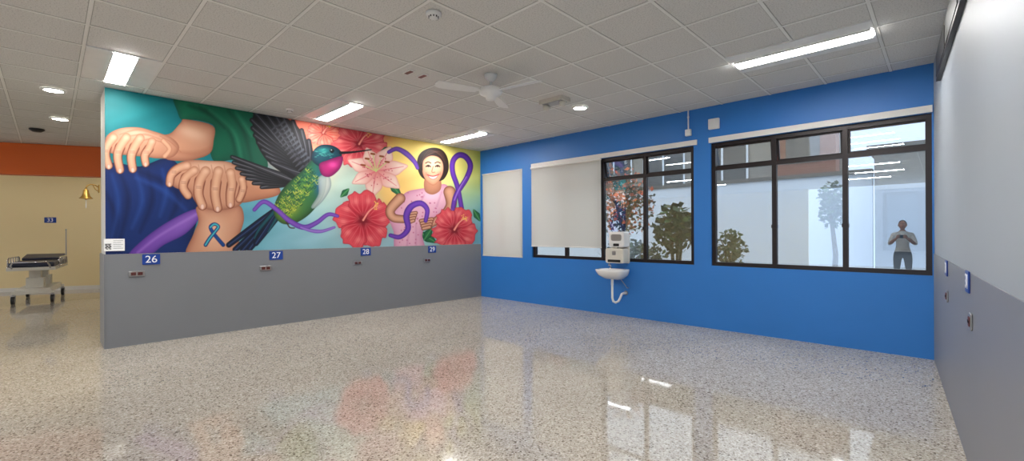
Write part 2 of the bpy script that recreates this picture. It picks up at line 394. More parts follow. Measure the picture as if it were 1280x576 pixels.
# ------------------------------------------------------------------ wash basin and dispensers
sx=3.24
k=MB()
def ring(w,d,z,y0=-0.02,n=28,p=3.2):
    r=[]
    for i in range(n):
        a=2*math.pi*i/n; c,s=math.cos(a),math.sin(a)
        x=w/2*math.copysign(abs(c)**(2/p),c); y=d/2*math.copysign(abs(s)**(2/p),s)
        r.append((x,y0-d/2+y,z))
    return r
rings=[ring(0.12,0.10,0.575,-0.06),ring(0.28,0.24,0.595,-0.03),ring(0.42,0.36,0.65,-0.005),ring(0.47,0.40,0.705,-0.002),ring(0.48,0.41,0.735,-0.002),ring(0.465,0.395,0.742,-0.01),ring(0.37,0.26,0.738,-0.10),ring(0.33,0.22,0.69,-0.12),ring(0.2,0.13,0.645,-0.17),ring(0.03,0.03,0.64,-0.21)]
vs=[v for r in rings for v in r]; n=28
k.add(vs,[(i*n+j,i*n+(j+1)%n,(i+1)*n+(j+1)%n,(i+1)*n+j) for i in range(len(rings)-1) for j in range(n)]+[tuple(range(n))[::-1],tuple(range((len(rings)-1)*n,len(rings)*n))],M_ceramic,True)
k.cyl((-0.12,-0.06,0.74),(-0.12,-0.06,0.755),0.024,0.02,M_chrome)
k.tube([(-0.12,-0.06,0.75),(-0.12,-0.06,0.79),(-0.12,-0.075,0.81),(-0.10,-0.13,0.815),(-0.08,-0.17,0.805),(-0.078,-0.175,0.79)],0.011,M_chrome)
k.cyl((0,-0.21,0.59),(0,-0.21,0.50),0.02,0.02,M_plastic)
k.tube([(0,-0.21,0.5),(0,-0.21,0.30),(0.01,-0.2,0.25),(0.04,-0.18,0.23),(0.07,-0.15,0.25),(0.09,-0.13,0.30),(0.10,-0.10,0.36),(0.12,-0.06,0.37),(0.12,-0.004,0.37)],0.018,M_plastic)
k.cyl((0.12,-0.012,0.37),(0.12,-0.001,0.37),0.035,0.035,M_chrome)
k.tube([(0.16,-0.001,0.45),(0.16,-0.04,0.45),(0.13,-0.06,0.50),(0.05,-0.07,0.6)],0.006,M_steel)
k.make('wash_basin',F@Matrix.Translation((sx,-0.001,0)))
k=MB()
k.rbox(-0.16,0.16,-0.03,0,-0.23,0.22,0.02,M_offw)
k.rbox(-0.155,0.155,-0.20,-0.031,-0.225,-0.0,0.03,M_offw)
k.rbox(-0.11,0.11,-0.205,-0.198,-0.21,-0.17,0.01,M_black)
k.rbox(-0.03,0.03,-0.206,-0.199,-0.10,-0.04,0.01,M_steel)
k.make('paper_towel_dispenser',F@Matrix.Translation((sx+0.04,-0.024,1.06)))
k=MB(); k.rbox(-0.13,0.13,-0.17,0,0,0.24,0.035,M_plastic); k.rbox(-0.09,0.09,-0.176,-0.168,0.10,0.2,0.03,M_steel); k.rbox(-0.05,0.05,-0.178,-0.17,0.02,0.06,0.012,M_black); k.cyl((0,-0.12,0),(0,-0.12,-0.012),0.015,0.01,M_black)
k.make('soap_dispenser',F@Matrix.Translation((sx+0.08,-0.055,1.076)))

# ------------------------------------------------------------------ brass bell on a bracket at the partition end
k=MB(); bx=-0.12
k.rbox(-0.012,0.0,-0.03,0.03,0.02,0.12,0.004,M_brass)
k.tube([(-0.01,0,0.09),(-0.04,0,0.115),(-0.08,0,0.12),(-0.11,0,0.10),(bx,0,0.07)],0.007,M_brass)
k.tube([(-0.01,0,0.04),(-0.035,0,0.06),(-0.06,0,0.115)],0.005,M_brass)
k.lathe([(r*.82,z*.85+.01) for r,z in [(0.0,0.06),(0.018,0.055),(0.03,0.04),(0.036,0.0),(0.048,-0.04),(0.075,-0.07),(0.078,-0.078),(0.07,-0.078),(0.045,-0.045),(0.03,0.0),(0,0.03)]],(bx,0,0),M_brass,28)
k.cyl((bx,0,0.07),(bx,0,0.05),0.010,0.010,M_brass); k.ball((bx,0,-0.06),0.012,M_brass); k.tube([(bx,0,0.03),(bx,0,-0.06)],0.003,M_brass); k.tube([(bx,0,-0.065),(bx,0.005,-0.17)],0.004,M_white)
k.make('brass_bell',F@Matrix.Translation((-0.555,-5.7765,1.80))@Matrix.Rotation(math.pi/2,4,'Z'))

# ------------------------------------------------------------------ hospital gurney
k=MB(); L2=0.80;W=0.30
k.rbox(-L2,L2,-W,W,0.70,0.79,0.04,M_matt)
head=Matrix.Translation((0.28,0,0.79))@Matrix.Rotation(math.radians(-8),4,'Y')
k.rbox(0,0.50,-W+0.01,W-0.01,0.0,0.05,0.02,M_matt,head)
k.box(-L2-0.02,L2+0.02,-W-0.02,W+0.02,0.64,0.70,M_offw)
for s in (-1,1):
    y=s*(W+0.045)
    k.tube([(-0.55,y,0.72),(-0.52,y,0.84),(-0.45,y,0.87),(0.35,y,0.87),(0.42,y,0.84),(0.45,y,0.72)],0.012,M_chrome,8)
    for x in (-0.3,-0.1,0.1,0.28): k.cyl((x,y,0.70),(x,y,0.87),0.008,0.008,M_chrome,8)
    k.tube([(-0.58,y,0.70),(0.48,y,0.70)],0.014,M_chrome,8)
for e in (-1,1):
    k.tube([(e*(L2),-W+0.05,0.68),(e*(L2+0.1),-W+0.05,0.74),(e*(L2+0.12),-W+0.08,0.8),(e*(L2+0.12),W-0.08,0.8),(e*(L2+0.1),W-0.05,0.74),(e*L2,W-0.05,0.68)],0.014,M_chrome,8)
for x in (-0.40,0.40):
    k.box(x-0.10,x+0.10,-0.12,0.12,0.27,0.48,M_offw); k.box(x-0.075,x+0.075,-0.08,0.08,0.48,0.64,M_offw)
k.rbox(-0.66,0.66,-0.24,0.24,0.18,0.29,0.03,M_offw)
for x in (-0.66,0.66):
    k.box(x-0.035,x+0.035,-0.28,0.28,0.19,0.24,M_offw)
    for s in (-1,1):
        y=s*0.26
        k.cyl((x,y,0.21),(x,y,0.15),0.02,0.02,M_steel,12)
        k.cyl((x,y-0.022,0.078),(x,y+0.022,0.078),0.077,0.077,M_black,24); k.cyl((x,y-0.026,0.078),(x,y+0.026,0.078),0.04,0.04,M_steel,18)
        k.box(x-0.02,x+0.02,y-0.034,y-0.028,0.07,0.17,M_steel); k.box(x-0.02,x+0.02,y+0.028,y+0.034,0.07,0.17,M_steel); k.box(x-0.02,x+0.02,y-0.034,y+0.034,0.155,0.17,M_steel)
k.cyl((L2,-W+0.0,0.68),(L2,-W+0.0,1.42),0.011,0.009,M_steel,10)
k.tube([(L2-0.07,-W,1.44),(L2-0.06,-W,1.41),(L2,-W,1.42),(L2+0.06,-W,1.41),(L2+0.07,-W,1.44)],0.006,M_steel,8)
k.make('hospital_gurney',Matrix.Translation((-9.58,9.05,0))@Matrix.Rotation(math.radians(129),4,'Z'))

# ------------------------------------------------------------------ mural painting (colour attribute on a flat fine grid)
NU,NV=1250,480; Z0,Z1=1.081,2.992; Y0,Y1=-5.76,-0.004
uu=np.linspace(Y0,Y1,NU); zz=np.linspace(Z0,Z1,NV)
YY,ZZ=np.meshgrid(uu,zz,indexing='xy'); YY=YY.ravel(); ZZ=ZZ.ravel()
loc=np.stack([np.full_like(YY,0.004),YY,ZZ],1)
Fm=np.array(F); wld=loc@Fm[:3,:3].T+Fm[:3,3]
cv=(wld-np.array([0,0,CH]))@R3     # homography wall plane -> sketch sheet
PX=640+FPX*cv[:,0]/-cv[:,2]; PY=291-FPX*cv[:,1]/-cv[:,2]
C=np.zeros((len(PX),3))
def mixc(idx,a,col): C[idx]=C[idx]*(1-a[:,None])+np.asarray(col,float)*a[:,None]
def bb(x0,y0,x1,y1): return np.nonzero((PX>x0)&(PX<x1)&(PY>y0)&(PY<y1))[0]
def cat(V,closed=True,n=5):
    V=np.asarray(V,float); N=len(V); out=[]
    rngi=range(N) if closed else range(N-1)
    for i in rngi:
        if closed: p=[V[(i+j)%N] for j in(-1,0,1,2)]
        else: p=[V[max(i-1,0)],V[i],V[i+1],V[min(i+2,N-1)]]
        for t in np.arange(n)/n:
            out.append(0.5*((2*p[1])+(-p[0]+p[2])*t+(2*p[0]-5*p[1]+4*p[2]-p[3])*t*t+(-p[0]+3*p[1]-3*p[2]+p[3])*t**3))
    if not closed: out.append(V[-1])
    return np.array(out)
def sdist(idx,V):
    x=PX[idx];y=PY[idx]; d2=np.full(len(idx),1e9); ins=np.zeros(len(idx),bool); N=len(V)
    for i in range(N):
        ax,ay=V[i]; bx_,by=V[(i+1)%N]; ex,ey=bx_-ax,by-ay; L=ex*ex+ey*ey+1e-9
        t=np.clip(((x-ax)*ex+(y-ay)*ey)/L,0,1); d2=np.minimum(d2,(x-ax-t*ex)**2+(y-ay-t*ey)**2)
        c=((ay>y)!=(by>y))
        if abs(ey)>1e-9: ins^=c&(x<(ex*(y-ay)/ey+ax))
    d=np.sqrt(d2); return np.where(ins,d,-d)
def shape(V,col,rim=None,rw=3,fe=0.5,grad=None,smooth=True,ra=0.8,al=1.0):
    V=cat(V) if smooth else np.asarray(V,float)
    idx=bb(V[:,0].min()-1,V[:,1].min()-1,V[:,0].max()+1,V[:,1].max()+1)
    if not len(idx): return None
    d=sdist(idx,V); a=np.clip(d/fe*0.5+0.5,0,1)*al
    cc=np.tile(np.asarray(col,float),(len(idx),1))
    if grad:
        x0,y0,x1,y1,c2=grad; t=((PX[idx]-x0)*(x1-x0)+(PY[idx]-y0)*(y1-y0))/((x1-x0)**2+(y1-y0)**2); t=np.clip(t,0,1)[:,None]; cc=cc*(1-t)+np.asarray(c2,float)*t
    if rim is not None:
        r=(np.exp(-np.clip(d,0,None)/rw)*ra)[:,None]; cc=cc*(1-r)+np.asarray(rim,float)*r
    C[idx]=C[idx]*(1-a[:,None])+cc*a[:,None]
    return idx,a
def stroke(V,w0,w1,col,edge=None,al=1.0,smooth=True,wm=None,fe=0.5):
    V=cat(V,False,6) if smooth else np.asarray(V,float)
    W=max(w0,w1,wm or 0)+1
    idx=bb(V[:,0].min()-W,V[:,1].min()-W,V[:,0].max()+W,V[:,1].max()+W)
    if not len(idx): return
    x=PX[idx];y=PY[idx]; best=np.full(len(idx),-1e9); rel=np.zeros(len(idx)); N=len(V)
    for i in range(N-1):
        ax,ay=V[i];bx_,by=V[i+1];ex,ey=bx_-ax,by-ay;L=ex*ex+ey*ey+1e-9
        t=np.clip(((x-ax)*ex+(y-ay)*ey)/L,0,1); s=(i+t)/(N-1)
        w=w0+(w1-w0)*s if wm is None else np.where(s<.5,w0+(wm-w0)*s*2,wm+(w1-wm)*(s*2-1))
        d=np.sqrt((x-ax-t*ex)**2+(y-ay-t*ey)**2); q=w-d
        u=q>best; best=np.where(u,q,best); rel=np.where(u,d/np.maximum(w,.01),rel)
    a=np.clip(best/fe*0.5+0.5,0,1)*al
    cc=np.tile(np.asarray(col,float),(len(idx),1))
    if edge is not None:
        r=(np.clip(rel,0,1)**2.2)[:,None]; cc=cc*(1-r)+np.asarray(edge,float)*r
    C[idx]=C[idx]*(1-a[:,None])+cc*a[:,None]
def glow(x,y,rx,ry,col,al=1.0,clip=None,ang=0):
    if clip is None: idx=np.nonzero((np.abs(PX-x)<3*max(rx,ry))&(np.abs(PY-y)<3*max(rx,ry)))[0]; m=1
    else: idx,m=clip
    if not len(idx): return
    c,s=math.cos(ang),math.sin(ang); dx=PX[idx]-x;dy=PY[idx]-y; X=(dx*c+dy*s)/rx;Yv=(-dx*s+dy*c)/ry
    a=np.exp(-(X*X+Yv*Yv))*al*m; mixc(idx,a,col)
C[:]=(196,206,196)
bgs=[(150,140,60,70,(8,120,124)),(200,200,70,60,(12,114,124)),(350,150,30,30,(232,96,84)),(375,175,35,40,(244,150,110)),(395,165,30,25,(240,110,90)),(330,270,45,50,(110,172,188)),(300,250,35,50,(80,152,168)),
(380,295,45,20,(144,190,202)),(430,225,25,25,(190,214,196)),(420,260,30,30,(166,204,200)),(395,215,20,25,(244,214,170)),(500,185,30,16,(248,218,110)),(515,215,30,25,(248,212,126)),(575,205,40,25,(240,228,124)),(590,235,25,25,(204,216,118)),(580,255,30,22,(140,194,194)),(600,265,20,25,(110,178,200)),(498,230,20,20,(246,200,116)),(470,170,20,14,(244,150,110)),(597,200,10,14,(196,206,90))]
W_=np.full(len(PX),1e-4); acc=C*1e-4
for x,y,rx,ry,c in bgs:
    w=np.exp(-(((PX-x)/rx)**2+((PY-y)/ry)**2)); acc+=w[:,None]*np.array(c,float); W_+=w
C[:]=acc/W_[:,None]
nz=np.sin(PX*0.13+np.sin(PY*0.17)*2)+np.sin(PY*0.21+PX*0.05+1.3); C+= (nz*3)[:,None]
SK=(206,150,120); SKD=(136,78,58); SKL=(232,190,162)
# navy garment
shape([(120,200),(135,203),(150,204),(175,208),(205,198),(222,205),(236,236),(248,262),(240,300),(236,324),(120,324)],(18,44,104),(12,24,60),6)
for p in [[(150,215),(160,250),(150,300)],[(185,215),(190,250),(175,290)],[(215,215),(222,250),(212,275)],[(160,210),(200,225),(235,250)],[(132,240),(145,275),(136,312)]]:
    stroke(p,1,1,(10,24,70),al=.7,wm=4,fe=3)
for p in [[(140,218),(148,255),(138,305)],[(170,215),(178,250),(165,285)],[(203,212),(208,240),(200,270)],[(170,222),(205,238),(232,262)]]: stroke(p,1,1,(36,74,148),al=.6,wm=3,fe=3)
shape([(160,320),(178,300),(205,280),(235,264),(252,261),(250,272),(232,292),(205,306),(185,320)],(112,68,164),(70,36,120),4,grad=(170,310,250,262,(146,102,192)))
stroke([(172,316),(200,294),(245,268)],1,1,(172,132,212),al=.6,fe=2)
# green scrubs
shape([(218,118),(255,120),(321,132),(328,170),(334,212),(306,208),(290,200),(268,202),(262,180),(268,158),(246,150),(228,150),(222,140)],(18,118,84),(8,72,54),5,grad=(230,130,320,200,(12,90,68)))
for p in [[(250,135),(285,160),(295,198)],[(285,138),(305,165),(315,205)],[(236,132),(262,142),(280,160)]]: stroke(p,.5,.5,(6,64,48),al=.7,wm=2.5,fe=3)
for p in [[(262,138),(292,165),(302,200)],[(295,140),(315,170)]]: stroke(p,.5,.5,(56,154,114),al=.6,wm=2,fe=3)
# upper forearm and hand
cl=shape([(200,172),(214,166),(226,153),(232,149),(266,157),(267,176),(262,192),(240,200),(220,201),(205,196)],SK,SKD,5)
glow(240,166,20,8,SKL,.8,cl,.3); stroke([(222,190),(245,192),(262,186)],1,1,(164,102,76),al=.5,wm=3,fe=3)
cl=shape([(132,172),(148,161),(172,159),(192,164),(214,172),(224,184),(216,196),(198,198),(182,196),(160,194),(136,190)],SK,SKD,4)
glow(175,168,26,7,SKL,.8,cl,.2)
for p in [[(200,174),(182,168),(162,170)],[(204,178),(188,174),(178,176)],[(196,168),(172,162),(150,168)]]: stroke(p,.4,.4,(176,114,88),al=.7,wm=1,fe=1)
FL=(222,172,140)
def finger(V,w0,w1,nail=None,ang=0):
    stroke(V[1:],w0+.8,w1+.8,(112,58,42),al=.9); stroke(V,w0,w1,FL,(178,116,88))
    V2=cat(V,False,6); k=V2[len(V2)//2]
    glow(k[0]-w0*.15,k[1],w0*.5,w0*.45,(238,200,174),.55)
    for dy in (-1.3,0,1.3): stroke([(k[0]-w0*.5,k[1]+dy),(k[0]+w0*.5,k[1]+dy+.3)],.28,.28,(150,92,70),al=.6,smooth=False)
    glow(V[0][0],V[0][1],w0*.7,w0*.5,(238,198,170),.5)
    if nail:
        e=V[-1]; c=[(e[0]+math.cos(t)*w1*.5,e[1]+1.3+math.sin(t)*w1*.72) for t in np.linspace(0,6.28,8)[:-1]]
        shape(c,(240,210,194),(186,126,108),.9)
finger([(142,172),(134,183),(132,194),(136,207)],5.2,4.4,1)
finger([(158,172),(150,184),(147,196),(150,212)],5.8,4.6,1)
finger([(175,173),(168,184),(164,196),(166,211)],5.8,4.6,1)
finger([(190,177),(186,186),(181,194),(182,204)],5.2,4.2,1)
stroke([(204,176),(212,186),(206,195)],3,3,FL,(178,116,88)); stroke([(200,170),(214,178),(226,190)],.5,.5,(170,108,82),al=.6)
# vertical wrist with ribbon tattoo
cl=shape([(246,258),(272,262),(298,256),(305,272),(300,292),(290,322),(234,322),(242,292),(248,276)],SK,SKD,5)
glow(268,290,16,24,(230,182,150),.7,cl)
# arm from the right
cl=shape([(350,242),(342,226),(318,206),(292,203),(280,230),(296,252),(322,250)],(196,136,104),SKD,5)
glow(312,218,22,7,SKL,.7,cl,.5)
cl=shape([(209,220),(216,208),(236,200),(262,201),(288,203),(306,216),(308,240),(300,256),(282,262),(262,262),(246,254),(236,240),(218,234)],SK,SKD,4)
glow(262,208,28,7,SKL,.85,cl)
finger([(234,207),(222,211),(214,219),(212,229)],5.2,4.4,1)
finger([(243,213),(232,222),(229,234),(235,244)],5.4,4.6)
finger([(257,214),(250,226),(248,242),(253,257)],6.2,5,1)
finger([(273,214),(270,228),(269,244),(272,260)],6.2,5,1)
finger([(288,216),(290,230),(288,243),(288,255)],5.8,4.7,1)
finger([(302,224),(304,234),(302,242),(299,249)],4.3,3.8)
for x in (248,264,280): stroke([(x,206),(x+2,216)],.4,.4,(164,102,78),al=.6)
for p in [[(292,210),(304,216),(322,222)],[(290,206),(310,210),(330,222)]]: stroke(p,.4,.4,(160,100,76),al=.6,wm=1,fe=1)
stroke([(257,306),(262,298),(270,288),(273,283),(268,280),(263,284),(268,293),(279,306)],2.4,2.4,(24,70,140),(14,36,90),wm=2)
stroke([(257,306),(262,298),(270,288),(273,283),(268,280),(263,284)],.9,.9,(70,186,190))
# flowers
def hibiscus(cx,cy,r,cd,cm,clt,rot=0,sq=.95,st=(250,220,90)):
    glow(cx+2,cy+3,r*.8,r*.75,tuple(v*.5 for v in cd),.35)
    for i in [0,2,4,1,3]:
        a=rot+i*2*math.pi/5; ca,sa=math.cos(a),math.sin(a)
        out=[(0.05,-.05),(.3,-.28),(.52,-.5),(.66,-.46),(.78,-.5),(.9,-.33),(1.0,-.26),(.97,-.08),(1.06,.08),(.97,.22),(.95,.36),(.8,.42),(.68,.52),(.55,.46),(.3,.26),(.05,.05)]
        V=[(cx+(t*ca-w*sa)*r*sq*(1+.04*rng.standard_normal()),cy+(t*sa+w*ca)*r*(1+.04*rng.standard_normal())) for t,w in out]
        shape(V,cd,(150,26,44),r*.02,grad=(cx,cy,cx+ca*r*.9,cy+sa*r*.9,cm),ra=.8)
        for ww in (-.26,.22):
            glow(cx+(.66*ca-ww*sa)*r*sq,cy+(.66*sa+ww*ca)*r,r*.15,r*.13,clt,.6)
        for w in (-.36,-.27,-.18,-.09,0,.09,.18,.27,.36):
            stroke([(cx+ca*r*.15,cy+sa*r*.15),(cx+(.5*ca-w*sa)*r*sq,cy+(.5*sa+w*ca)*r),(cx+(.86*ca-w*1.2*sa)*r*sq,cy+(.86*sa+w*1.2*ca)*r)],.45,.2,cd if int(round(abs(w)*100))%2 else clt,al=.5)
    glow(cx,cy,r*.2,r*.2,tuple(v*.55 for v in cd),.85)
    e=(cx+r*.45,cy-r*.5); stroke([(cx,cy),(cx+r*.2,cy-r*.3),e],1.6,1.0,(240,160,140),(186,60,70))
    for _ in range(14): stroke([(e[0]+rng.normal()*r*.07,e[1]+rng.normal()*r*.07)]*2,.6,.6,st,smooth=False)
def leaf(a,b,w,c=(40,120,68),d=(10,66,44)):
    stroke([a,((a[0]+b[0])/2,(a[1]+b[1])/2),b],.5,.5,c,d,wm=w); stroke([a,b],.35,.35,(130,184,110),al=.7)
hibiscus(449,180,29,(196,44,62),(226,96,100),(246,168,158),rot=.5,sq=1.25)
hibiscus(404,166,17,(220,90,76),(238,126,108),(248,184,160),rot=.1,sq=1.2)
leaf((485,225),(502,246),5); leaf((436,236),(426,246),4); leaf((525,290),(545,303),6); leaf((540,285),(530,300),5); leaf((475,190),(490,185),4)
for a,l in [(-2.7,1),(-1.9,.95),(-1.1,1.05),(-.2,1.05),(.7,1.0),(1.7,1.0),(2.6,.9)]:
    cx,cy,r=470,214,37*l; ca,sa=math.cos(a),math.sin(a)
    V=[(cx+(t*ca-w*sa)*r,cy+(t*sa+w*ca)*r*.85) for t,w in [(0,-.06),(.3,-.22),(.6,-.29),(.85,-.16),(1.05,0),(.85,.16),(.6,.29),(.3,.22),(0,.06)]]
    shape(V,(226,130,128),(214,130,124),1.2,grad=(cx,cy,cx+ca*r*.75,cy+sa*r*.65,(244,216,200)))
    stroke([(cx,cy),(cx+ca*r*.9,cy+sa*r*.76)],1,.4,(220,110,118),al=.75,smooth=False)
    for _ in range(8):
        t=.2+.4*rng.random(); w=rng.normal()*.07; stroke([(cx+(t*ca-w*sa)*r,cy+(t*sa+w*ca)*r*.85)]*2,.55,.55,(180,58,80),smooth=False)
for e in [(459,198),(466,192),(477,195),(484,202),(454,206)]: stroke([(470,214),e],.6,.5,(200,214,130)); stroke([(e[0]-2,e[1]),(e[0]+2,e[1]+.6)],1.1,1.1,(150,70,30))
hibiscus(454,275,36,(184,28,50),(222,76,86),(244,150,144),rot=.9,sq=.98)
# hummingbird: tail, wings, body
for e in [(286,306),(294,312),(303,313),(312,311),(320,304)]:
    stroke([(356,256),((356+e[0])/2+4,(256+e[1])/2-4),e],5,3.4,(22,34,66),(8,10,18)); stroke([(350,258),e],.4,.4,(60,90,140),al=.8)
for p in [[(345,262),(325,285),(318,298)],[(352,262),(335,290)]]: stroke(p,3,1,(20,80,90),(10,30,40))
tips=[(290,196),(292,203),(296,210),(302,217),(309,223),(317,229),(327,234)]
for e in tips[::-1]:
    stroke([(372,226),((372+e[0])/2,(226+e[1])/2+1),e],5,2.4,(52,52,58),(10,10,14)); stroke([(366,225),e],.35,.35,(130,130,140),al=.8)
cl=shape([(318,141),(345,142),(372,158),(390,190),(392,212),(378,228),(350,214),(330,196),(318,170)],(16,16,20),None)
tips=[(392,192),(386,176),(377,163),(366,152),(354,146),(343,142),(331,140),(319,141),(315,150),(316,160),(319,169),(323,178),(328,187),(333,195),(340,203)]
for e in tips:
    stroke([(378,222),((378+e[0])/2+5,(222+e[1])/2),e],6,3,(40,40,48),(8,8,12)); stroke([(376,216),((378+e[0])/2+5,(222+e[1])/2),e],.35,.35,(120,124,134),al=.7)
for j in range(3):
    for i in range(11):
        t=i/10; x=345+34*t+j*5; y=158+50*t-j*3; stroke([(x,y),(x-6,y+5)],1.7,.6,[(62,64,74),(46,48,58),(74,78,88)][j],al=.85)
cl=shape([(342,266),(347,246),(360,229),(377,214),(391,199),(402,203),(408,220),(406,240),(397,256),(384,270),(368,279),(352,279)],(82,122,44),(20,48,28),4,grad=(345,272,405,215,(30,98,80)))
glow(362,262,13,8,(180,180,60),.7,cl,-.6); glow(399,230,6,16,(36,86,140),.8,cl); glow(380,235,9,7,(130,160,50),.6,cl,-.7)
for i in range(240):
    t=rng.random(); s=rng.random()*2-1; x=352+42*t+s*12*.7; y=266-50*t+s*12*.7
    c=[(150,170,54),(16,58,40),(64,120,52),(196,190,84),(24,70,60)][rng.integers(5)]
    stroke([(x-2,y-1),(x,y+1.2),(x+2,y-.6)],.42,.42,c,al=.85)
shape([(398,222),(410,218),(414,232),(406,248),(394,260),(389,258),(398,242)],(196,200,194),(100,120,124),3,al=.85)
stroke([(366,276),(372,283),(378,282)],.8,.6,(60,40,30)); stroke([(358,277),(362,284),(368,285)],.8,.6,(60,40,30))
cl=shape([(390,200),(392,188),(402,181),(416,182),(426,189),(426,198),(414,205),(400,208)],(20,70,84),(8,24,38),4)
glow(404,188,8,3.5,(44,150,140),.8,cl)
for i in range(24):
    x=394+rng.random()*22;y=185+rng.random()*12; stroke([(x-1,y),(x+1,y)],.4,.4,(80,170,150),al=.7,smooth=False)
cl=shape([(399,205),(410,200),(427,195),(428,203),(423,213),(412,221),(402,218)],(172,34,106),(80,14,64),4)
glow(416,206,6,4,(226,80,154),.8,cl)
shape([(412,188.5),(415,185.5),(418,188.5),(415,191.2)],(6,6,8)); glow(414.3,187.4,.8,.8,(255,255,255),1)
stroke([(426,191),(442,190),(464,187)],1.8,.5,(16,16,22))
# middle ribbon
stroke([(318,262),(330,252),(346,262),(362,276),(380,284),(396,278),(410,268),(422,270)],2.4,2,(124,80,180),(78,40,134),wm=3.4)
stroke([(376,284),(388,288),(402,289),(418,284)],1.4,1.4,(150,114,200),(94,54,154),wm=2.3)
# girl: dress, arms, neck, head
DR=(228,174,194)
cl=shape([(497,252),(508,240),(524,236),(540,234),(556,230),(564,240),(566,258),(552,270),(534,280),(528,294),(530,316),(496,316),(492,290),(486,270)],DR,(186,114,148),4)
glow(540,245,14,7,(244,208,222),.8,cl)
for p in [[(512,284),(508,312)],[(520,280),(520,312)],[(530,244),(524,256)],[(552,240),(546,258)]]: stroke(p,.6,.6,(192,122,156),al=.6,fe=1.5)
for i in range(60):
    x=490+rng.random()*74; y=238+rng.random()*68
    idx=bb(x-1,y-1,x+1,y+1)
    if len(idx) and C[idx][:,0].mean()>205 and C[idx][:,2].mean()>165 and C[idx][:,1].mean()<215: stroke([(x,y)]*2,.8,.8,(196,108,142),smooth=False)
shape([(532,222),(549,220),(551,236),(541,243),(531,238)],(196,136,106),(146,88,66),3)
GS=(218,164,132); GD=(154,96,72)
def limb(V,a,b): stroke(V,a+.7,b+.7,(120,68,50)); stroke(V,a,b,GS,GD)
limb([(562,240),(564,256),(554,270),(538,280)],7,4); limb([(500,248),(488,262),(492,272),(508,274)],6,4)
for i in range(4): limb([(508+i*1.5,268+i*3),(520-i,266+i*3.2)],1.9,1.6)
for i in range(4): limb([(540-i,274+i*3.2),(526+i,276+i*3.2)],2.0,1.7)
shape([(522,210),(522,198),(528,189),(540,184.5),(552,187),(559,196),(561,210),(557,221),(550,226),(534,225),(526,220)],(48,30,28),(20,10,10),3)
cl=shape([(528,207),(530,199),(539,194.5),(549,197),(554,205),(553.5,216),(548,227),(541,231.5),(533,226),(528.5,217)],(222,170,136),(166,104,76),2.2)
glow(541,205,8,8,(240,202,172),.8,cl); glow(533,218,3.2,2.6,(226,134,114),.7,cl); glow(549.5,217,3.2,2.6,(226,134,114),.7,cl)
stroke([(526,212),(527,200),(536,192.5),(547,193),(555,201),(557,213)],2.2,2.2,(40,24,22))
for i in range(6): stroke([(526+i*1.5,204-i*2),(536+i*3,188+i*.3),(552+i*.8,194+i*2)],.35,.35,(92,60,50),al=.5)
for ex in (535.3,547): 
    stroke([(ex-2.6,208),(ex,206.6),(ex+2.6,208.1)],.75,.75,(44,24,20)); stroke([(ex,207.9)]*2,.95,.95,(34,18,14),smooth=False); stroke([(ex-3.2,203.8),(ex,202.3),(ex+3.2,203.7)],.6,.6,(66,38,28))
stroke([(541.5,208),(539.8,214),(541,215.6),(543.5,215)],.5,.5,(174,108,82)); 
shape([(535,219),(538.2,219.8),(545,219.4),(548,218.2),(545.8,222.2),(541.5,224.2),(537.2,222.6)],(250,244,238),(176,50,58),.7,ra=1)
stroke([(534.4,218.5),(541.5,220.2),(548.6,217.8)],.5,.5,(166,44,52)); stroke([(532.6,215.5),(533,219)],.4,.4,(176,108,82),al=.7); stroke([(550.4,215),(550.3,218.2)],.4,.4,(176,108,82),al=.7)
# purple ribbons right
PU=(106,58,174);PD=(62,26,120)
stroke([(486,190),(496,186),(508,192),(518,202),(522,210)],2.2,2.2,PU,PD,wm=3.4)
stroke([(488,294),(500,296),(510,286),(508,270),(514,258),(526,254),(534,262),(532,276)],2.4,2.4,(114,66,180),PD,wm=4.2)
stroke([(566,262),(570,244),(583,223),(588,207),(582,196),(573,194),(566,202),(566,216),(572,234),(577,260)],2.8,2.8,PU,PD,wm=3.6)
stroke([(568,250),(574,236),(583,221)],.7,.7,(166,130,220),al=.8)
hibiscus(568,287,29,(184,30,52),(224,82,90),(244,154,146),rot=.3,sq=.95)
leaf((592,262),(600,276),4)
C[:]=np.clip(C*0.97,0,255)
lc=C/255.0; lc=np.where(lc<=0.04045,lc/12.92,((lc+0.055)/1.055)**2.4)
me=bpy.data.meshes.new('mural_painting')
me.vertices.add(len(loc)); me.vertices.foreach_set('co',loc.astype(np.float32).ravel())
i,j=np.meshgrid(np.arange(NU-1),np.arange(NV-1)); a=(j*NU+i).ravel()
quads=np.stack([a,a+1,a+NU+1,a+NU],1).astype(np.int32)
me.loops.add(quads.size); me.loops.foreach_set('vertex_index',quads.ravel())
me.polygons.add(len(quads)); me.polygons.foreach_set('loop_start',(np.arange(len(quads))*4).astype(np.int32))
me.update(calc_edges=True); me.validate()
at=me.color_attributes.new('paint','FLOAT_COLOR','POINT')
at.data.foreach_set('color',np.concatenate([lc,np.ones((len(lc),1))],1).astype(np.float32).ravel())
mp=bpy.data.materials.new('mural_paint'); mp.use_nodes=True; nt=mp.node_tree
an=nt.nodes.new('ShaderNodeAttribute'); an.attribute_name='paint'; bs=nt.nodes['Principled BSDF']
nt.links.new(an.outputs['Color'],bs.inputs['Base Color']); bs.inputs['Roughness'].default_value=0.55; bs.inputs['Specular IOR Level'].default_value=0.3
me.materials.append(mp)
mo=bpy.data.objects.new('mural_painting',me); scene.collection.objects.link(mo); mo.matrix_world=F

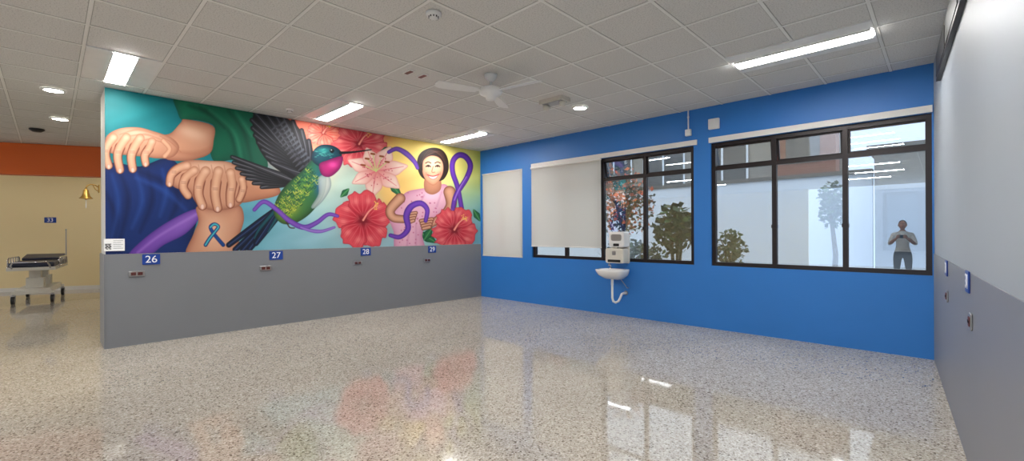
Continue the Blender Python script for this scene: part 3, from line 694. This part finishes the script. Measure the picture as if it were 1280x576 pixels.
# ------------------------------------------------------------------ photographer standing beside the camera (seen in window reflection)
def photographer():
    J=[((0,0,.95),.13),((0,.0,1.08),.125),((0,0,1.22),.14),((0,0,1.36),.13),((0,.0,1.46),.062),((0,.015,1.53),.055),
       ((.17,0,1.38),.065),((.25,.08,1.14),.046),((.10,.30,1.30),.032),((-.17,0,1.38),.065),((-.25,.08,1.14),.046),((-.10,.30,1.30),.032),
       ((.10,0,.88),.10),((.11,.02,.50),.062),((.12,-.03,.10),.04),((.13,.12,.045),.035),
       ((-.10,0,.88),.10),((-.11,.02,.50),.062),((-.12,-.03,.10),.04),((-.13,.12,.045),.035)]
    E=[(0,1),(1,2),(2,3),(3,4),(4,5),(3,6),(6,7),(7,8),(3,9),(9,10),(10,11),(0,12),(12,13),(13,14),(14,15),(0,16),(16,17),(17,18),(18,19)]
    me=bpy.data.meshes.new('tmp'); me.from_pydata([j[0] for j in J],E,[]); o=bpy.data.objects.new('tmp',me); scene.collection.objects.link(o)
    md=o.modifiers.new('skin','SKIN'); o.modifiers.new('sub','SUBSURF').levels=2
    for i,j in enumerate(J): me.skin_vertices[0].data[i].radius=(j[1],j[1]*(.8 if i<4 else 1))
    me.skin_vertices[0].data[0].use_root=True
    bpy.context.view_layer.update(); ev=bpy.data.meshes.new_from_object(o.evaluated_get(bpy.context.evaluated_depsgraph_get())); bpy.data.objects.remove(o)
    skin=mat('skin',rgb(190,138,108),.5); shirt=mat('shirt_cloth',rgb(225,225,222),.8); tr=mat('trouser_cloth',rgb(40,44,58),.8); hair=mat('hair',rgb(28,22,20),.6); shoe=mat('shoe_leather',rgb(25,22,20),.4)
    k=MB(); co=[v.co.copy() for v in ev.vertices]
    groups={}
    for p in ev.polygons:
        c=p.center
        if c.z<.075: m=shoe
        elif c.z<.98 and abs(c.x)<.22 and c.y<.15: m=tr
        elif c.z>1.47: m=skin
        elif c.y>.15: m=skin
        else: m=shirt
        groups.setdefault(m,[]).append(tuple(p.vertices))
    o0=len(k.v); k.v+=[tuple(v) for v in co]
    for m,fs in groups.items():
        q=k.mi(m)
        for f in fs: k.f.append(tuple(i+o0 for i in f)); k.m.append(q); k.s.append(True)
    hc=(0,.03,1.62)
    k.ball(hc,(.074,.092,.112),skin,24); k.ball((0,.005,1.645),(.081,.092,.10),hair,24)
    k.ball((0,.125,1.61),(.013,.02,.024),skin,10)
    for s in(-1,1):
        k.ball((s*.078,.02,1.615),(.012,.022,.032),skin,10); k.ball((s*.028,.112,1.635),(.013,.01,.008),M_lit,10); k.ball((s*.028,.12,1.635),(.006,.005,.006),hair,8)
        k.tube([(s*.045,.108,1.655),(s*.028,.116,1.66),(s*.012,.115,1.656)],.004,hair,6)
        k.ball((s*.085,.325,1.325),(.022,.036,.045),skin,14)
        for f in range(4):
            z=1.30+f*.021; L_=[.9,1,1.05,.95][f]
            k.tube([(s*.088,.34,z),(s*.088,.372*1.0,z+.004),(s*(.088-.03*L_),.385,z+.006),(s*(.088-.055*L_),.372,z+.006)],[.0095,.009,.0085,.007],skin,8)
        k.tube([(s*.085,.315,1.345),(s*.07,.325,1.375),(s*.045,.335,1.38)],[.012,.0105,.008],skin,8)
    k.tube([(-.022,.112,1.577),(0,.119,1.574),(.022,.112,1.577)],.005,M_red,6)
    k.rbox(-.08,.08,.345,.355,1.30,1.38,.01,M_black)
    zmin=min(v[2] for v in k.v); k.v=[(v[0]*.9,v[1]*.9,(v[2]-zmin)*.9) for v in k.v]
    Mw=Matrix.Translation((-.92,-.02,0.001))@Matrix.Rotation(math.radians(-44),4,'Z')
    k.make('photographer',Mw)
photographer()

# ------------------------------------------------------------------ outside courtyard
M_pave=mat('courtyard_paving',rgb(150,150,145),.8,var=.15,scale=3)
M_wallout=mat('white_exterior',rgb(222,230,240),.7,var=.04,scale=1)
M_beige=mat('beige_exterior',rgb(138,136,132),.8,var=.1,scale=1)
M_backdrop=mat('grey_backdrop',rgb(108,112,116),.8,var=.06,scale=1)
M_brick=mat('terracotta_exterior',rgb(122,70,56),.8,var=.15,scale=4)
M_dkglass=mat('dark_glass',rgb(50,58,66),.1)
M_roof=mat('roof_metal',rgb(90,88,86),.6)
simple_box('courtyard_ground',(-12,16,0.2,16,-0.25,-0.12),M_pave,F)
k=MB(); k.box(-6,5.9,5.0,5.2,-0.12,2.45,M_wallout); k.box(-6,5.9,4.95,5.25,2.45,2.53,M_roof)
k.make('courtyard_wall',F)
k=MB(); k.box(-8,4.9,9.0,9.4,-0.12,4.7,M_beige); k.box(-8,5.0,8.6,9.4,4.7,4.85,M_roof)
for i in range(5):
    x=-7+i*2.0; k.box(x,x+1.5,8.95,9.0,2.9,4.1,M_dkglass); 
    for q in (0,.75,1.5): k.box(x+q-.03,x+q+.03,8.93,8.95,2.9,4.1,M_wallout)
k.box(3.4,4.85,8.3,8.9,2.4,4.7,M_brick); k.box(3.3,4.95,8.25,8.95,4.7,4.86,M_roof); k.box(3.7,4.5,8.27,8.3,3.2,4.0,M_dkglass)
k.make('neighbouring_building',F)
k=MB(); k.box(6.0,12.0,4.2,5.6,-0.12,2.75,M_backdrop); k.box(5.9,12.1,4.1,5.7,2.75,2.85,M_roof)  # added dark block, stands in for the room mirrored in the right pane
k.box(6.0,12.0,4.17,4.2,2.05,2.7,M_beige)
for i in range(4):
    x=6.15+i*1.05; k.box(x,x+.95,4.17,4.2,1.0,1.95,M_dkglass)
    for q in (0,.475,.95): k.box(x+q-.03,x+q+.03,4.14,4.17,1.0,1.95,M_frame)
    k.box(x-.03,x+.98,4.14,4.17,.96,1.0,M_frame); k.box(x-.03,x+.98,4.14,4.17,1.95,1.99,M_frame)
k.make('reflection_backdrop_block',F)
def foliage(name,c,r,n,cols,trunk=True,ls=.09):
    k=MB(); ms=[mat(name+'_leaf',rgb(*q),.6) for q in cols]; bark=mat('bark',rgb(90,70,50),.9)
    base=(c.x,c.y,-0.12)
    for b in range(7):
        a=b*.9; e=(c.x+r[0]*.6*math.cos(a),c.y+r[1]*.6*math.sin(a),c.z+r[2]*(.6*math.sin(b*2.1)))
        k.tube([base if not trunk else (c.x,c.y,c.z-r[2]*.8),((c.x+e[0])/2,(c.y+e[1])/2,(c.z-r[2]*.3+e[2])/2),e],[.02,.014,.006],bark,6)
    if trunk: k.tube([base,(c.x+.05,c.y,c.z*.5),(c.x,c.y,c.z-r[2]*.75)],[.05,.04,.03],bark,8)
    for i in range(n):
        d=Vector((random.gauss(0,1),random.gauss(0,1),random.gauss(0,1))).normalized()*(random.random()**.4)
        p=Vector((c.x+d.x*r[0],c.y+d.y*r[1],max(-.1,c.z+d.z*r[2])))
        u=Vector((random.gauss(0,1),random.gauss(0,1),random.gauss(0,.6))).normalized(); w=u.orthogonal().normalized(); w=(Matrix.Rotation(random.random()*6,3,u)@w)
        l=ls*(.6+random.random()*.8); q=l*.35
        k.add([p-u*l*.5,p+w*q,p+u*l*.5,p-w*q],[(0,1,2,3)],ms[random.choices(range(len(ms)),weights=[3]+[1]*(len(ms)-1))[0]])
    k.make(name,F)
g1=(34,66,34);g2=(70,108,48);g3=(20,42,28)
foliage('flowering_tree',hit(779,252,F,1,2.6),(.7,.6,.8),1100,[(54,64,36),(220,88,34),(236,120,50),(120,60,44),g3],True,.1)
foliage('garden_shrub',hit(845,285,F,1,1.6),(.42,.3,.45),380,[g1,g2,g3],False,.15)
foliage('garden_shrub',hit(912,312,F,1,1.5),(.25,.22,.35),420,[g1,g2,g3],False,.08)
foliage('garden_shrub',hit(1040,256,F,1,3.4),(.22,.3,.45),420,[g1,g2,g3],True)
foliage('garden_shrub',hit(790,318,F,1,1.3),(.7,.3,.28),600,[g3,g1,g2],False)

# ------------------------------------------------------------------ world
w=bpy.data.worlds.new('sky'); scene.world=w; w.use_nodes=True; nt=w.node_tree;N=nt.nodes;L=nt.links
bg=N['Background']; tc=N.new('ShaderNodeTexCoord'); sp=N.new('ShaderNodeSeparateXYZ'); L.new(tc.outputs['Generated'],sp.inputs[0])
r=N.new('ShaderNodeValToRGB'); L.new(sp.outputs['Z'],r.inputs[0]); r.color_ramp.elements[0].color=(0.40,0.49,0.62,1); r.color_ramp.elements[1].color=(0.93,0.96,1,1); r.color_ramp.elements[1].position=0.8
L.new(r.outputs[0],bg.inputs[0]); bg.inputs[1].default_value=2.9
